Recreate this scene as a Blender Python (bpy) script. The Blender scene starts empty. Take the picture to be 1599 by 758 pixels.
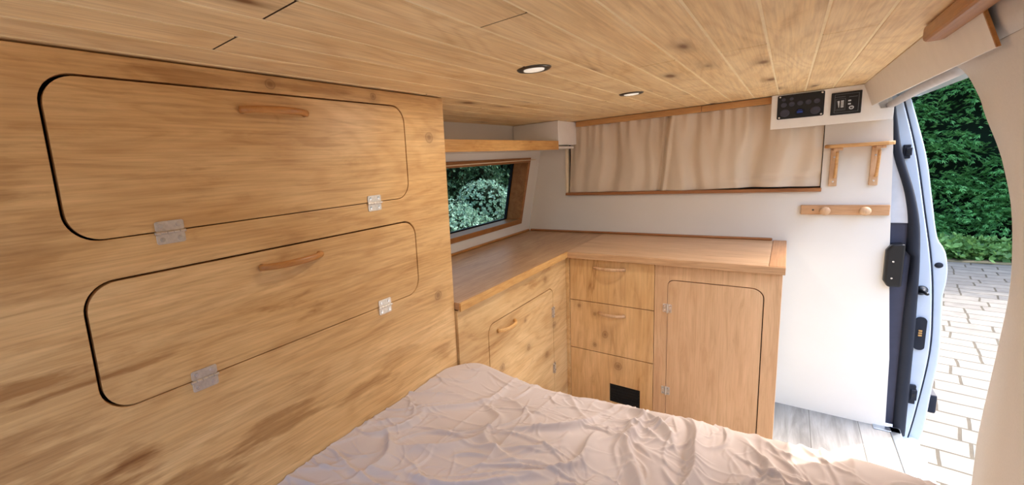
import bpy, bmesh, math, random
import numpy as np
from mathutils import Vector, Matrix, Euler, noise as mnoise

C = bpy.context.scene.collection
scene = bpy.context.scene
R = math.radians

# ------------------------------------------------------------------ camera
cam_d = bpy.data.cameras.new('camera')
cam = bpy.data.objects.new('camera', cam_d); C.objects.link(cam); scene.camera = cam
F, CX, CY = 664.34, 653.67, 370.28
cam_d.sensor_fit = 'HORIZONTAL'; cam_d.sensor_width = 36.0
cam_d.lens = F / 1599 * 36.0
cam_d.shift_x = (799.5 - CX) / 1599
cam_d.shift_y = (CY - 379.0) / 1599
cam_d.clip_start = 0.01; cam_d.clip_end = 300
_rx, _ry, _rz = R(-8.86815802), R(4.01841286), R(41.18551523)
Mr = Matrix.Rotation(_rz, 3, 'Z') @ Matrix.Rotation(_rx, 3, 'X') @ Matrix.Rotation(_ry, 3, 'Y')
Mc = Mr @ Matrix.Rotation(R(90), 3, 'X')
cam.matrix_world = Mc.to_4x4()

# ------------------------------------------------------------------ light
SUN_TO = Vector((.370, .474, .799)).normalized()
w = bpy.data.worlds.new('sky'); scene.world = w; w.use_nodes = True
nt = w.node_tree; nt.nodes.clear()
wo = nt.nodes.new('ShaderNodeOutputWorld'); bgn = nt.nodes.new('ShaderNodeBackground')
sk = nt.nodes.new('ShaderNodeTexSky'); sk.sky_type = 'NISHITA'; sk.sun_disc = False
sk.sun_elevation = math.asin(SUN_TO.z); sk.sun_rotation = math.atan2(SUN_TO.x, SUN_TO.y)
sk.air_density = 1.0; sk.dust_density = 3.5; sk.ozone_density = 1.0
hs = nt.nodes.new('ShaderNodeHueSaturation'); hs.inputs['Saturation'].default_value = 1.0
nt.links.new(sk.outputs[0], hs.inputs['Color']); 
# sky darkened towards the horizon, added to hold back light from the sides
wtc = nt.nodes.new('ShaderNodeTexCoord'); wsp = nt.nodes.new('ShaderNodeSeparateXYZ'); wmr = nt.nodes.new('ShaderNodeMapRange')
wmr.interpolation_type = 'SMOOTHSTEP'; wmr.inputs['From Min'].default_value = .05; wmr.inputs['From Max'].default_value = .68
wmx = nt.nodes.new('ShaderNodeMix'); wmx.data_type = 'RGBA'; wmx.inputs[6].default_value = (.16, .19, .20, 1)
nt.links.new(wtc.outputs['Generated'], wsp.inputs[0]); nt.links.new(wsp.outputs[2], wmr.inputs[0]); nt.links.new(wmr.outputs[0], wmx.inputs[0])
nt.links.new(hs.outputs[0], wmx.inputs[7]); nt.links.new(wmx.outputs[2], bgn.inputs['Color'])
bgn.inputs['Strength'].default_value = 1.0
nt.links.new(bgn.outputs[0], wo.inputs[0])
sd = bpy.data.lights.new('sun', 'SUN'); so = bpy.data.objects.new('sun', sd); C.objects.link(so)
sd.energy = 3.6; sd.angle = R(0.6); sd.color = (1.0, .95, .87)
so.rotation_euler = SUN_TO.to_track_quat('Z', 'Y').to_euler()
so.location = (3, 6, 7)

scene.view_settings.view_transform = 'Standard'
scene.view_settings.look = 'None'
scene.view_settings.gamma = 1.0
scene.view_settings.use_curve_mapping = False
scene.view_settings.exposure = 1.08
scene.cycles.max_bounces = 14; scene.cycles.diffuse_bounces = 8
scene.cycles.transparent_max_bounces = 12
scene.cycles.sample_clamp_indirect = 6.0
scene.cycles.use_denoising = True

# ------------------------------------------------------------------ materials
def lin(c):
    def f(v):
        v /= 255.
        return v / 12.92 if v <= .04045 else ((v + .055) / 1.055) ** 2.4
    return (f(c[0]), f(c[1]), f(c[2]), 1)

class N:
    def __init__(s, name, rough=.6, spec=.3, metal=0):
        s.m = bpy.data.materials.new(name); s.m.use_nodes = True; s.t = s.m.node_tree
        s.b = s.t.nodes['Principled BSDF']
        s.b.inputs['Roughness'].default_value = rough
        s.b.inputs['Specular IOR Level'].default_value = spec
        s.b.inputs['Metallic'].default_value = metal
        s._tc = None
    def n(s, ty, **k):
        x = s.t.nodes.new(ty)
        for a, b in k.items(): setattr(x, a, b)
        return x
    def l(s, a, b): s.t.links.new(a, b)
    def tc(s):
        if not s._tc: s._tc = s.n('ShaderNodeTexCoord')
        return s._tc.outputs['Object']
    def mp(s, scale=(1, 1, 1), loc=(0, 0, 0), rot=(0, 0, 0), src=None):
        x = s.n('ShaderNodeMapping'); x.inputs['Scale'].default_value = scale
        x.inputs['Location'].default_value = loc; x.inputs['Rotation'].default_value = rot
        s.l(src or s.tc(), x.inputs['Vector']); return x.outputs[0]
    def noise(s, vec, sc=1, det=4, rough=.5, dist=0):
        x = s.n('ShaderNodeTexNoise'); x.inputs['Scale'].default_value = sc; x.inputs['Detail'].default_value = det
        x.inputs['Roughness'].default_value = rough; x.inputs['Distortion'].default_value = dist
        s.l(vec, x.inputs['Vector']); return x.outputs['Fac']
    def ramp(s, fac, stops):
        x = s.n('ShaderNodeValToRGB'); e = x.color_ramp.elements
        while len(e) < len(stops): e.new(.5)
        for i, (p, c) in enumerate(stops):
            e[i].position = p; e[i].color = c if len(c) == 4 else (*c, 1)
        s.l(fac, x.inputs[0]); return x.outputs[0]
    def mix(s, fac, a, b, mode='MIX'):
        x = s.n('ShaderNodeMix', data_type='RGBA', blend_type=mode)
        for i, v in ((0, fac), (6, a), (7, b)):
            if isinstance(v, (int, float, tuple)): x.inputs[i].default_value = v
            else: s.l(v, x.inputs[i])
        return x.outputs[2]
    def math(s, op, a, b=None, c=None, clamp=False):
        x = s.n('ShaderNodeMath', operation=op, use_clamp=clamp)
        for i, v in enumerate((a, b, c)):
            if v is None: continue
            if isinstance(v, (int, float)): x.inputs[i].default_value = v
            else: s.l(v, x.inputs[i])
        return x.outputs[0]
    def bump(s, h, st=.2, d=.002):
        x = s.n('ShaderNodeBump'); x.inputs['Strength'].default_value = st; x.inputs['Distance'].default_value = d
        s.l(h, x.inputs['Height']); s.l(x.outputs[0], s.b.inputs['Normal'])
    def col(s, c):
        if isinstance(c, tuple): s.b.inputs['Base Color'].default_value = c
        else: s.l(c, s.b.inputs['Base Color'])

def plain(name, c, rough=.6, spec=.3, metal=0, var=.06, sc=30):
    m = N(name, rough, spec, metal)
    f = m.noise(m.mp(), sc, 3)
    cl = lin(c)
    a = tuple(v * (1 - var) for v in cl[:3]) + (1,); b = tuple(min(1, v * (1 + var)) for v in cl[:3]) + (1,)
    m.col(m.ramp(f, [(.3, a), (.7, b)]))
    return m.m

def wood(name, light, mid, dark, axis='y', up='z', rough=.42, blotch=.5, figure=.25, fibre=.25,
         knots=(), ksize=.012, seed=0, bscale=1., auto_knots=0, spec=.35, planks=None, stain_shade=(), streak=.35):
    """axis: grain direction; up: the axis across the grain in the visible face."""
    m = N(name, rough, spec)
    ax = 'xyz'.index(axis)
    def sc(al, ac):
        v = [ac, ac, ac]; v[ax] = al; return tuple(v)
    off = (seed * 1.7, seed * 2.3, seed * .9)
    src = m.tc()
    if planks:
        # each plank gets its own piece of grain
        x0, pitch = planks
        sep = m.n('ShaderNodeSeparateXYZ'); m.l(src, sep.inputs[0])
        k = m.math('FLOOR', m.math('DIVIDE', m.math('SUBTRACT', sep.outputs[0], x0), pitch))
        wn = m.n('ShaderNodeTexWhiteNoise', noise_dimensions='1D'); m.l(k, wn.inputs['W'])
        cmb = m.n('ShaderNodeCombineXYZ')
        m.l(sep.outputs[0], cmb.inputs[0]); m.l(m.math('ADD', sep.outputs[1], m.math('MULTIPLY', wn.outputs[0], 13.)), cmb.inputs[1])
        m.l(m.math('MULTIPLY', k, .37), cmb.inputs[2])
        src = cmb.outputs[0]
    b1 = m.noise(m.mp(sc(1.6 * bscale, 7. * bscale), off, src=src), 1, 5, .58, .9)
    c = m.ramp(b1, [(.28, lin(dark)), (.28 + .2 * (1.2 - blotch), lin(mid)), (.66, lin(light))])
    c = m.mix(blotch, lin(mid) if blotch < 1 else c, c) if blotch < 1 else c
    b2 = m.noise(m.mp(sc(3.2 * bscale, 30. * bscale), (off[2], off[0], off[1]), src=src), 1, 5, .62, 1.6)
    b3 = m.noise(m.mp(sc(.9 * bscale, 2.6 * bscale), (off[2], off[1], off[0]), src=src), 1, 3, .5, .4)
    c = m.mix(streak, c, m.mix(1., c, m.ramp(b2, [(.34, (.70, .60, .48, 1)), (.5, (.97, .95, .92, 1)), (.66, (1.10, 1.10, 1.10, 1))]), 'MULTIPLY'))
    c = m.mix(streak * .8, c, m.mix(1., c, m.ramp(b3, [(.38, (.76, .68, .58, 1)), (.60, (1.08, 1.08, 1.08, 1))]), 'MULTIPLY'))
    # contour-like grain figure
    g = m.noise(m.mp(sc(1.1, 5.), (off[1], off[2], off[0]), src=src), 1, 2, .4, .35)
    s_ = m.math('SINE', m.math('MULTIPLY', g, 95.))
    s_ = m.math('POWER', m.math('MULTIPLY_ADD', s_, .5, .5), 3.)
    c = m.mix(m.math('MULTIPLY', s_, figure), c, m.mix(1., c, (.74, .60, .46, 1), 'MULTIPLY'))
    # fine fibres
    f = m.noise(m.mp(sc(5., 260.), off, src=src), 1, 3, .6)
    c = m.mix(fibre, c, m.mix(1., c, m.ramp(f, [(.3, (.72, .66, .58, 1)), (.65, (1.08, 1.08, 1.06, 1))]), 'MULTIPLY'))
    if auto_knots:
        v = m.n('ShaderNodeTexVoronoi', feature='F1', voronoi_dimensions='2D'); v.inputs['Scale'].default_value = 1
        wv = m.noise(m.mp((9, 9, 9), src=src), 1, 2)
        m.l(m.mp(sc(3.2, 10.), off, src=src), v.inputs['Vector'])
        vx = m.n('ShaderNodeSeparateColor'); m.l(v.outputs['Color'], vx.inputs[0])
        on = m.math('GREATER_THAN', vx.outputs[0], 1 - auto_knots)
        d = m.math('ADD', v.outputs['Distance'], m.math('MULTIPLY', m.math('SUBTRACT', wv, .5), .22))
        kd = m.math('MULTIPLY', m.ramp(d, [(.03, (1, 1, 1)), (.085, (.55, .55, .55)), (.13, (.3, .3, .3)), (.3, (0, 0, 0))]), on)
        c = m.mix(m.math('MULTIPLY', kd, .9), c, lin((112, 68, 30)))
    if knots:
        sep = m.n('ShaderNodeSeparateXYZ'); m.l(m.tc(), sep.inputs[0])
        upi = 'xyz'.index(up)
        wv = m.noise(m.mp((26, 26, 26)), 1, 2)
        acc = None
        for (ka, ku, kr) in knots:
            da = m.math('MULTIPLY', m.math('SUBTRACT', sep.outputs[ax], ka), .8 / kr)
            du = m.math('DIVIDE', m.math('SUBTRACT', sep.outputs[upi], ku), kr)
            d = m.math('SQRT', m.math('ADD', m.math('MULTIPLY', da, da), m.math('MULTIPLY', du, du)))
            acc = d if acc is None else m.math('MINIMUM', acc, d)
        d = m.math('ADD', acc, m.math('MULTIPLY', m.math('SUBTRACT', wv, .5), .9))
        kd = m.ramp(m.math('MULTIPLY', d, .25), [(.07, (1, 1, 1)), (.2, (.55, .55, .55)), (.27, (.85, .85, .85)), (.33, (.28, .28, .28)), (.95, (0, 0, 0))])
        c = m.mix(m.math('MULTIPLY', kd, .62), c, lin((98, 56, 22)))
    for (sa, su, ra, ru, st) in stain_shade:   # elongated dark streaks: wood stain, plus shade painted into the left end
        sep = m.n('ShaderNodeSeparateXYZ'); m.l(m.tc(), sep.inputs[0]); upi = 'xyz'.index(up)
        da = m.math('DIVIDE', m.math('SUBTRACT', sep.outputs[ax], sa), ra)
        du = m.math('DIVIDE', m.math('SUBTRACT', sep.outputs[upi], su), ru)
        d = m.math('SQRT', m.math('ADD', m.math('MULTIPLY', da, da), m.math('MULTIPLY', du, du)))
        wv = m.noise(m.mp(sc(9, 55), (su * 9, sa * 7, 0)), 1, 4, .6)
        d = m.math('ADD', d, m.math('MULTIPLY', m.math('SUBTRACT', wv, .5), 2.6))
        c = m.mix(m.math('MULTIPLY', m.ramp(d, [(.45, (1, 1, 1)), (.95, (0, 0, 0))]), st), c, m.mix(1., c, (.50, .36, .22, 1), 'MULTIPLY'))
    m.col(c)
    m.bump(f, .12, .0006)
    return m.m

M = {}
# colours are chosen as reflectances under a neutral light
M['cab'] = wood('stained_plywood', (230, 194, 142), (212, 170, 114), (166, 120, 66), 'y', 'z', .45, blotch=.8, figure=.25, fibre=.55,
                bscale=1.4, knots=[(.905, .085, .011), (.9, -.35, .010), (.45, .175, .007), (.71, .175, .006)],
                stain_shade=[(.03, -.24, .10, .016, .8), (.10, -.262, .16, .007, .75), (.02, -.43, .16, .06, .75), (.2, -.50, .14, .04, .6), (.0, .02, .10, .05, .35), (.15, -.40, .05, .02, .7), (.0, -.06, .14, .09, .4), (-.02, -.33, .16, .06, .5),  # left-end patches are part stain, part painted shade
                        (.30, .172, .12, .012, .5), (.55, .175, .12, .009, .45), (.38, -.47, .12, .03, .6), (.60, -.50, .10, .02, .5), (.72, -.46, .1, .02, .4), (.9, -.52, .06, .03, .45)], seed=1, streak=.55)
M['cab_flap'] = M['cab']
M['base'] = wood('knotty_plywood', (222, 190, 140), (206, 168, 116), (166, 122, 74), 'y', 'z', .45, blotch=.85, figure=.35, fibre=.3,
                 bscale=1.4, streak=.5, knots=[(1.22, -.70, .012), (1.42, -.70, .010), (1.40, -.585, .006), (1.66, -.69, .012), (1.58, -.79, .011), (1.58, -.47, .011), (1.33, -.86, .012)], seed=5)
M['drawer'] = wood('drawer_plywood', (232, 196, 146), (214, 174, 120), (168, 122, 72), 'z', 'x', .45, blotch=.9, figure=.18, fibre=.3,
                   bscale=1.3, streak=.5, knots=[(-.876, -.504, .012), (-.745, -.556, .011), (-.80, -.60, .007), (-.633, -.666, .006), (-.66, -.6, .006)], seed=9)
M['cupboard'] = wood('smooth_plywood', (222, 188, 148), (214, 176, 136), (196, 156, 118), 'z', 'x', .5, blotch=.6, figure=.05, fibre=.35, bscale=1.5, seed=13)
M['top_y'] = wood('laminate_grain_lengthwise', (194, 156, 118), (178, 140, 104), (152, 114, 82), 'y', 'x', .38, blotch=.6, figure=.1, fibre=.8, bscale=2.5, seed=3)
M['top_x'] = wood('laminate_grain_crosswise', (212, 176, 138), (200, 162, 124), (176, 138, 102), 'x', 'y', .38, blotch=.6, figure=.1, fibre=.8, bscale=2.5, seed=4)
M['ceil'] = wood('spruce_boards', (250, 228, 184), (244, 216, 164), (222, 184, 124), 'y', 'x', .5, blotch=.75, figure=.32, fibre=.5, bscale=1.6,
                 auto_knots=.2, seed=2, planks=(-.041, .0757))
M['groove'] = plain('groove_edge', (252, 232, 190), .7)
M['pine_y'] = wood('pine_batten_lengthwise', (222, 178, 116), (206, 156, 92), (176, 120, 62), 'y', 'z', .5, blotch=.7, figure=.2, fibre=.5, bscale=4, seed=6)
M['pine_x'] = wood('pine_batten_crosswise', (216, 172, 116), (198, 150, 94), (168, 116, 66), 'x', 'z', .5, blotch=.7, figure=.2, fibre=.5, bscale=4, seed=7)
M['dark_y'] = wood('stained_batten_lengthwise', (186, 134, 72), (164, 110, 54), (120, 74, 32), 'y', 'x', .35, blotch=.7, figure=.2, fibre=.5, bscale=4, seed=8)
M['frame'] = wood('stained_window_frame', (170, 118, 68), (146, 96, 50), (108, 66, 30), 'y', 'z', .4, blotch=.8, figure=.2, fibre=.5, bscale=4, seed=11)
M['trim_x'] = wood('stained_batten_crosswise', (176, 122, 76), (158, 104, 62), (126, 78, 42), 'x', 'z', .4, blotch=.7, figure=.1, fibre=.5, bscale=4, seed=12)
M['handle'] = wood('beech_handle', (204, 148, 88), (188, 130, 72), (158, 100, 50), 'y', 'z', .35, blotch=.6, figure=.1, fibre=.3, bscale=6, seed=14)
M['beech'] = wood('beech', (214, 180, 142), (200, 162, 124), (176, 136, 100), 'z', 'x', .45, blotch=.6, figure=.1, fibre=.4, bscale=6, seed=15)

def white_panel():
    m = N('painted_white_panel', .55, .3)
    f = m.noise(m.mp((3, 3, 3)), 1, 4); g = m.noise(m.mp((420, 420, 420)), 1, 1)
    m.col(m.ramp(f, [(.3, lin((214, 208, 197))), (.7, lin((221, 215, 205)))])); m.bump(g, .08, .0006)
    return m.m
M['white'] = white_panel()
M['lining'] = plain('beige_lining', (208, 203, 197), .9, .1, var=.02, sc=220)
M['box'] = plain('white_board', (238, 236, 232), .5, .3, var=.02)
M['valance'] = plain('white_faced_board', (232, 228, 222), .55, .3, var=.02)
M['edge'] = plain('pale_cut_edge', (236, 218, 188), .7, .2)
M['black'] = plain('black_plastic', (14, 14, 16), .35, .4)
M['matteblack'] = plain('black_rubber', (30, 33, 42), .7, .3)
M['darkgrey'] = plain('dark_grey_plastic', (66, 66, 80), .6, .3)
M['lightgrey'] = plain('light_grey_plastic', (198, 196, 196), .6, .3)
M['dim'] = plain('dim_interior', (60, 44, 30), .8, .1)  # dark brown; paints shade behind the fronts, also fills board joints
M['cabdark'] = plain('shaded_cab_backing', (70, 66, 70), .9, .1)
M['paint'] = plain('white_car_paint', (190, 198, 208), .22, .5, var=.01)
M['steel'] = plain('satin_steel', (214, 206, 196), .42, .5, 1., var=.08, sc=200)
M['chrome'] = plain('bright_steel', (215, 212, 208), .2, .5, 1.)
M['brushed'] = plain('brushed_aluminium', (190, 198, 206), .32, .5, 1., var=.05, sc=90)
M['darkmetal'] = plain('dark_nickel', (88, 82, 74), .35, .5, .9)
M['lens'] = plain('frosted_lens', (226, 222, 212), .25, .5)
_b = M['lens'].node_tree.nodes['Principled BSDF']; _b.inputs['Emission Color'].default_value = (1, .9, .76, 1); _b.inputs['Emission Strength'].default_value = .25  # lens glow added to go with the fill light; lamps are off
M['blue'] = plain('blue_usb_insert', (30, 60, 150), .3, .4)
M['print'] = plain('pale_printing', (205, 210, 215), .5, .3)
M['greyprint'] = plain('grey_printing', (110, 112, 118), .5, .3)
M['soil'] = plain('soil', (118, 104, 78), .95, .1, var=.35, sc=6)

def fabric(name, c, c2, rough=.85):
    m = N(name, rough, .15)
    f = m.noise(m.mp((4, 4, 4)), 1, 3)
    m.col(m.ramp(f, [(.35, lin(c)), (.65, lin(c2))]))
    m.b.inputs['Sheen Weight'].default_value = .15
    g = m.noise(m.mp((900, 900, 900)), 1, 1); m.bump(g, .06, .0005)
    return m.m
M['sheet'] = fabric('cotton_sheet', (190, 176, 168), (199, 185, 177), .7)
M['curtain'] = fabric('taupe_curtain_cloth', (212, 196, 174), (219, 204, 184), .75)

def vinyl():
    m = N('grey_oak_vinyl', .4, .3)
    f = m.noise(m.mp((30, 3, 3)), 1, 5, .6, .6); g = m.noise(m.mp((180, 8, 8)), 1, 3)
    c = m.ramp(f, [(.3, lin((106, 102, 96))), (.55, lin((134, 131, 125))), (.75, lin((152, 149, 143)))])
    c = m.mix(.5, c, m.mix(1., c, m.ramp(g, [(.3, (.75, .75, .75)), (.7, (1.05, 1.05, 1.05))]), 'MULTIPLY'))
    b = m.n('ShaderNodeTexBrick'); b.offset = .5; b.inputs['Scale'].default_value = 1
    b.inputs['Color1'].default_value = b.inputs['Color2'].default_value = (1, 1, 1, 1); b.inputs['Mortar'].default_value = (.35, .33, .3, 1)
    b.inputs['Mortar Size'].default_value = .0012; b.inputs['Brick Width'].default_value = 1.2; b.inputs['Row Height'].default_value = .145
    m.l(m.mp(rot=(0, 0, R(90)), loc=(.08, .03, 0)), b.inputs['Vector'])
    m.col(m.mix(1., c, b.outputs[0], 'MULTIPLY'))
    return m.m
M['vinyl'] = vinyl()

def pavers():
    m = N('cobble_paving', .85, .2)
    wv = m.n('ShaderNodeTexNoise'); wv.inputs['Scale'].default_value = 2.2; m.l(m.tc(), wv.inputs['Vector'])
    v = m.n('ShaderNodeVectorMath', operation='MULTIPLY_ADD'); m.l(wv.outputs['Color'], v.inputs[0]); v.inputs[1].default_value = (.05, .05, 0); m.l(m.tc(), v.inputs[2])
    b = m.n('ShaderNodeTexBrick'); b.offset = .5; b.offset_frequency = 2; b.squash = 1.35; b.squash_frequency = 3; b.inputs['Scale'].default_value = 1
    b.inputs['Color1'].default_value = lin((98, 94, 87)); b.inputs['Color2'].default_value = lin((88, 84, 78)); b.inputs['Mortar'].default_value = lin((60, 54, 44))
    b.inputs['Mortar Size'].default_value = .0075; b.inputs['Mortar Smooth'].default_value = .3; b.inputs['Bias'].default_value = -.1
    b.inputs['Brick Width'].default_value = .23; b.inputs['Row Height'].default_value = .165
    m.l(m.mp(rot=(0, 0, R(8)), src=v.outputs[0]), b.inputs['Vector'])
    f = m.noise(m.mp((14, 14, 14)), 1, 5)
    m.col(m.mix(1., b.outputs[0], m.ramp(f, [(.3, (.84, .84, .84)), (.7, (1.1, 1.1, 1.08))]), 'MULTIPLY'))
    m.bump(m.math('SUBTRACT', f, m.math('MULTIPLY', b.outputs['Fac'], 2.)), .5, .006)
    return m.m
M['pavers'] = pavers()

def leafmat(name, cols, rough=.55, trans=.35):
    m = N(name, rough, .35)
    g = m.n('ShaderNodeNewGeometry')
    m.col(m.ramp(g.outputs['Random Per Island'], [(i / max(1, len(cols) - 1), lin(c)) for i, c in enumerate(cols)]))
    tr = m.n('ShaderNodeBsdfTranslucent'); tr.inputs[0].default_value = lin(cols[-1])
    mx = m.n('ShaderNodeMixShader'); mx.inputs[0].default_value = trans
    out = [n for n in m.t.nodes if n.type == 'OUTPUT_MATERIAL'][0]
    m.l(m.b.outputs[0], mx.inputs[1]); m.l(tr.outputs[0], mx.inputs[2]); m.l(mx.outputs[0], out.inputs[0])
    return m.m
M['hedge'] = leafmat('conifer_sprays', [(44, 92, 48), (66, 126, 62), (90, 152, 80), (128, 184, 104)])
M['hedge_core'] = plain('dark_hedge_core', (14, 28, 16), .9, .1)  # near-black green paints the shade inside the foliage
M['weeds'] = leafmat('weed_leaves', [(50, 84, 38), (84, 124, 56), (120, 156, 82)])
M['pale_leaf'] = leafmat('pale_shrub_leaves', [(84, 122, 96), (140, 172, 148), (206, 224, 208)], trans=.15)
M['dark_leaf'] = leafmat('dark_shrub_leaves', [(40, 66, 48), (60, 92, 66), (90, 124, 90)], trans=.15)

def glass():
    m = bpy.data.materials.new('tinted_glass'); m.use_nodes = True; t = m.node_tree; t.nodes.clear()
    o = t.nodes.new('ShaderNodeOutputMaterial'); mx = t.nodes.new('ShaderNodeMixShader')
    tr = t.nodes.new('ShaderNodeBsdfTransparent'); tr.inputs[0].default_value = (.44, .50, .48, 1)
    gl = t.nodes.new('ShaderNodeBsdfGlossy'); gl.inputs['Roughness'].default_value = .02
    lw = t.nodes.new('ShaderNodeLayerWeight'); lw.inputs['Blend'].default_value = .5
    pw = t.nodes.new('ShaderNodeMath'); pw.operation = 'POWER'; pw.inputs[1].default_value = 5.; ml = t.nodes.new('ShaderNodeMath'); ml.operation = 'MULTIPLY'; ml.inputs[1].default_value = .4
    t.links.new(lw.outputs['Facing'], pw.inputs[0]); t.links.new(pw.outputs[0], ml.inputs[0]); t.links.new(ml.outputs[0], mx.inputs[0]); t.links.new(tr.outputs[0], mx.inputs[1]); t.links.new(gl.outputs[0], mx.inputs[2])
    t.links.new(mx.outputs[0], o.inputs[0]); return m
M['glass'] = glass()

# ------------------------------------------------------------------ mesh helpers
def box(bm, x0, x1, y0, y1, z0, z1):
    vs = [bm.verts.new(p) for p in ((x0, y0, z0), (x1, y0, z0), (x1, y1, z0), (x0, y1, z0), (x0, y0, z1), (x1, y0, z1), (x1, y1, z1), (x0, y1, z1))]
    for f in ((0, 3, 2, 1), (4, 5, 6, 7), (0, 1, 5, 4), (1, 2, 6, 5), (2, 3, 7, 6), (3, 0, 4, 7)): bm.faces.new([vs[i] for i in f])
    return vs
def to3(p, ax, c):
    return {'x': (c, p[0], p[1]), 'y': (p[0], c, p[1]), 'z': (p[0], p[1], c)}[ax]
def plate(bm, outer, holes, ax, c0, c1):
    """flat sheet with holes, thickness from c0 to c1 along axis ax; outlines in the other two axes"""
    edges = []
    for loop in [outer] + list(holes):
        vs = [bm.verts.new(to3(p, ax, c0)) for p in loop]
        edges += [bm.edges.new((vs[i], vs[(i + 1) % len(vs)])) for i in range(len(vs))]
    r = bmesh.ops.triangle_fill(bm, edges=edges, use_beauty=True, use_dissolve=False)
    fs = [g for g in r['geom'] if isinstance(g, bmesh.types.BMFace)]
    e = bmesh.ops.extrude_face_region(bm, geom=fs)
    d = Vector(to3((0, 0), ax, c1 - c0))
    for v in [g for g in e['geom'] if isinstance(g, bmesh.types.BMVert)]: v.co += d
def rrect(a0, a1, b0, b1, r, n=8, rs=None):
    rs = rs or (r, r, r, r); out = []
    for (ca, cb, s, rr) in ((a1, b1, 0, rs[0]), (a0, b1, 90, rs[1]), (a0, b0, 180, rs[2]), (a1, b0, 270, rs[3])):
        sa = -1 if ca == a1 else 1; sb = -1 if cb == b1 else 1
        for i in range(n + 1):
            t = R(s + 90 * i / n); out.append((ca + sa * rr + rr * math.cos(t), cb + sb * rr + rr * math.sin(t)))
    return out
def cyl(bm, p0, p1, r0, r1=None, n=20, caps=True):
    p0 = Vector(p0); p1 = Vector(p1); r1 = r0 if r1 is None else r1
    q = (p1 - p0).to_track_quat('Z', 'Y')
    A = [bm.verts.new(p0 + q @ Vector((r0 * math.cos(t), r0 * math.sin(t), 0))) for t in [2 * math.pi * i / n for i in range(n)]]
    B = [bm.verts.new(p1 + q @ Vector((r1 * math.cos(t), r1 * math.sin(t), 0))) for t in [2 * math.pi * i / n for i in range(n)]]
    for i in range(n): bm.faces.new((A[i], A[(i + 1) % n], B[(i + 1) % n], B[i]))
    if caps: bm.faces.new(A[::-1]); bm.faces.new(B)
def lathe(bm, base, dirn, prof, n=28):
    base = Vector(base); q = Vector(dirn).to_track_quat('Z', 'Y'); rings = []
    for (r, h) in prof:
        rings.append([bm.verts.new(base + q @ Vector((max(r, 1e-5) * math.cos(t), max(r, 1e-5) * math.sin(t), h))) for t in [2 * math.pi * i / n for i in range(n)]])
    for a, b in zip(rings, rings[1:]):
        for i in range(n): bm.faces.new((a[i], a[(i + 1) % n], b[(i + 1) % n], b[i]))
    bm.faces.new(rings[0][::-1]); bm.faces.new(rings[-1])
def sweep(bm, pts, radii, n=12, up=(0, 0, 1), squash=1.):
    """elliptical section along a polyline; squash scales the section along 'up'"""
    pts = [Vector(p) for p in pts]; rings = []; U = Vector(up)
    for i, p in enumerate(pts):
        t = (pts[min(i + 1, len(pts) - 1)] - pts[max(i - 1, 0)]).normalized()
        s = t.cross(U).normalized(); u = s.cross(t).normalized(); r = radii[i] if hasattr(radii, '__len__') else radii
        ra, rb = r if hasattr(r, '__len__') else (r, r * squash)
        rings.append([bm.verts.new(p + s * ra * math.cos(a) + u * rb * math.sin(a)) for a in [2 * math.pi * k / n for k in range(n)]])
    for a, b in zip(rings, rings[1:]):
        for k in range(n): bm.faces.new((a[k], a[(k + 1) % n], b[(k + 1) % n], b[k]))
    bm.faces.new(rings[0][::-1]); bm.faces.new(rings[-1])

def wloc(o):
    v = Vector((0, 0, 0))
    while o: v = v + o.location; o = o.parent
    return v
def obj(name, bm, mat, parent=None, bevel=0, smooth=False, seg=2, label=None):
    bmesh.ops.recalc_face_normals(bm, faces=bm.faces)
    me = bpy.data.meshes.new(name); bm.to_mesh(me); bm.free()
    me.materials.append(mat)
    o = bpy.data.objects.new(name, me); C.objects.link(o)
    if parent:
        o.parent = parent; o.location = -wloc(parent)
    if smooth:
        for p in me.polygons: p.use_smooth = True
    if bevel:
        md = o.modifiers.new('bevel', 'BEVEL'); md.width = bevel; md.segments = seg; md.limit_method = 'ANGLE'; md.angle_limit = R(40)
    if label: o['label'] = label
    return o
def autosmooth(o, ang=40):
    for p in o.data.polygons: p.use_smooth = True
    o.data.set_sharp_from_angle(angle=R(ang))
def tag(o, label=None, cat=None, group=None, kind=None):
    if label: o['label'] = label
    if cat: o['category'] = cat
    if group: o['group'] = group
    if kind: o['kind'] = kind
    return o
def thing(name, loc, label, cat, group=None):
    o = bpy.data.objects.new(name, None); C.objects.link(o); o.location = loc; o.empty_display_size = .05
    return tag(o, label, cat, group)
def struct(name, bm, mat, **k):
    o = obj(name, bm, mat, **k)
    if not o.parent: o['kind'] = 'structure'
    return o
NB = bmesh.new
def spline(pts, n=8):
    P = [Vector(p) for p in pts]; out = []
    for i in range(len(P) - 1):
        p0 = P[max(i - 1, 0)]; p1 = P[i]; p2 = P[i + 1]; p3 = P[min(i + 2, len(P) - 1)]
        for k in range(n):
            t = k / n
            out.append(.5 * ((2 * p1) + (-p0 + p2) * t + (2 * p0 - 5 * p1 + 4 * p2 - p3) * t * t + (-p0 + 3 * p1 - 3 * p2 + p3) * t ** 3))
    out.append(P[-1]); return out
def interp(z, tab):
    tab = sorted(tab)
    if z <= tab[0][0]: return tab[0][1]
    for (a, b), (c, d) in zip(tab, tab[1:]):
        if z <= c: return b + (d - b) * (z - a) / (c - a)
    return tab[-1][1]

# ------------------------------------------------------------------ key dimensions (metres; origin = eye point)
ZC, ZF, ZG = .194, -1.115, -1.615
YB, YF = 2.294, 1.796
XL = -.73
YR = -.38            # rear opening of the van
ZW = -.393

# ================================================================== STRUCTURE
bm = NB(); box(bm, -30, 30, -30, 40, ZG - .3, ZG); struct('ground', bm, M['pavers'])

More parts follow.
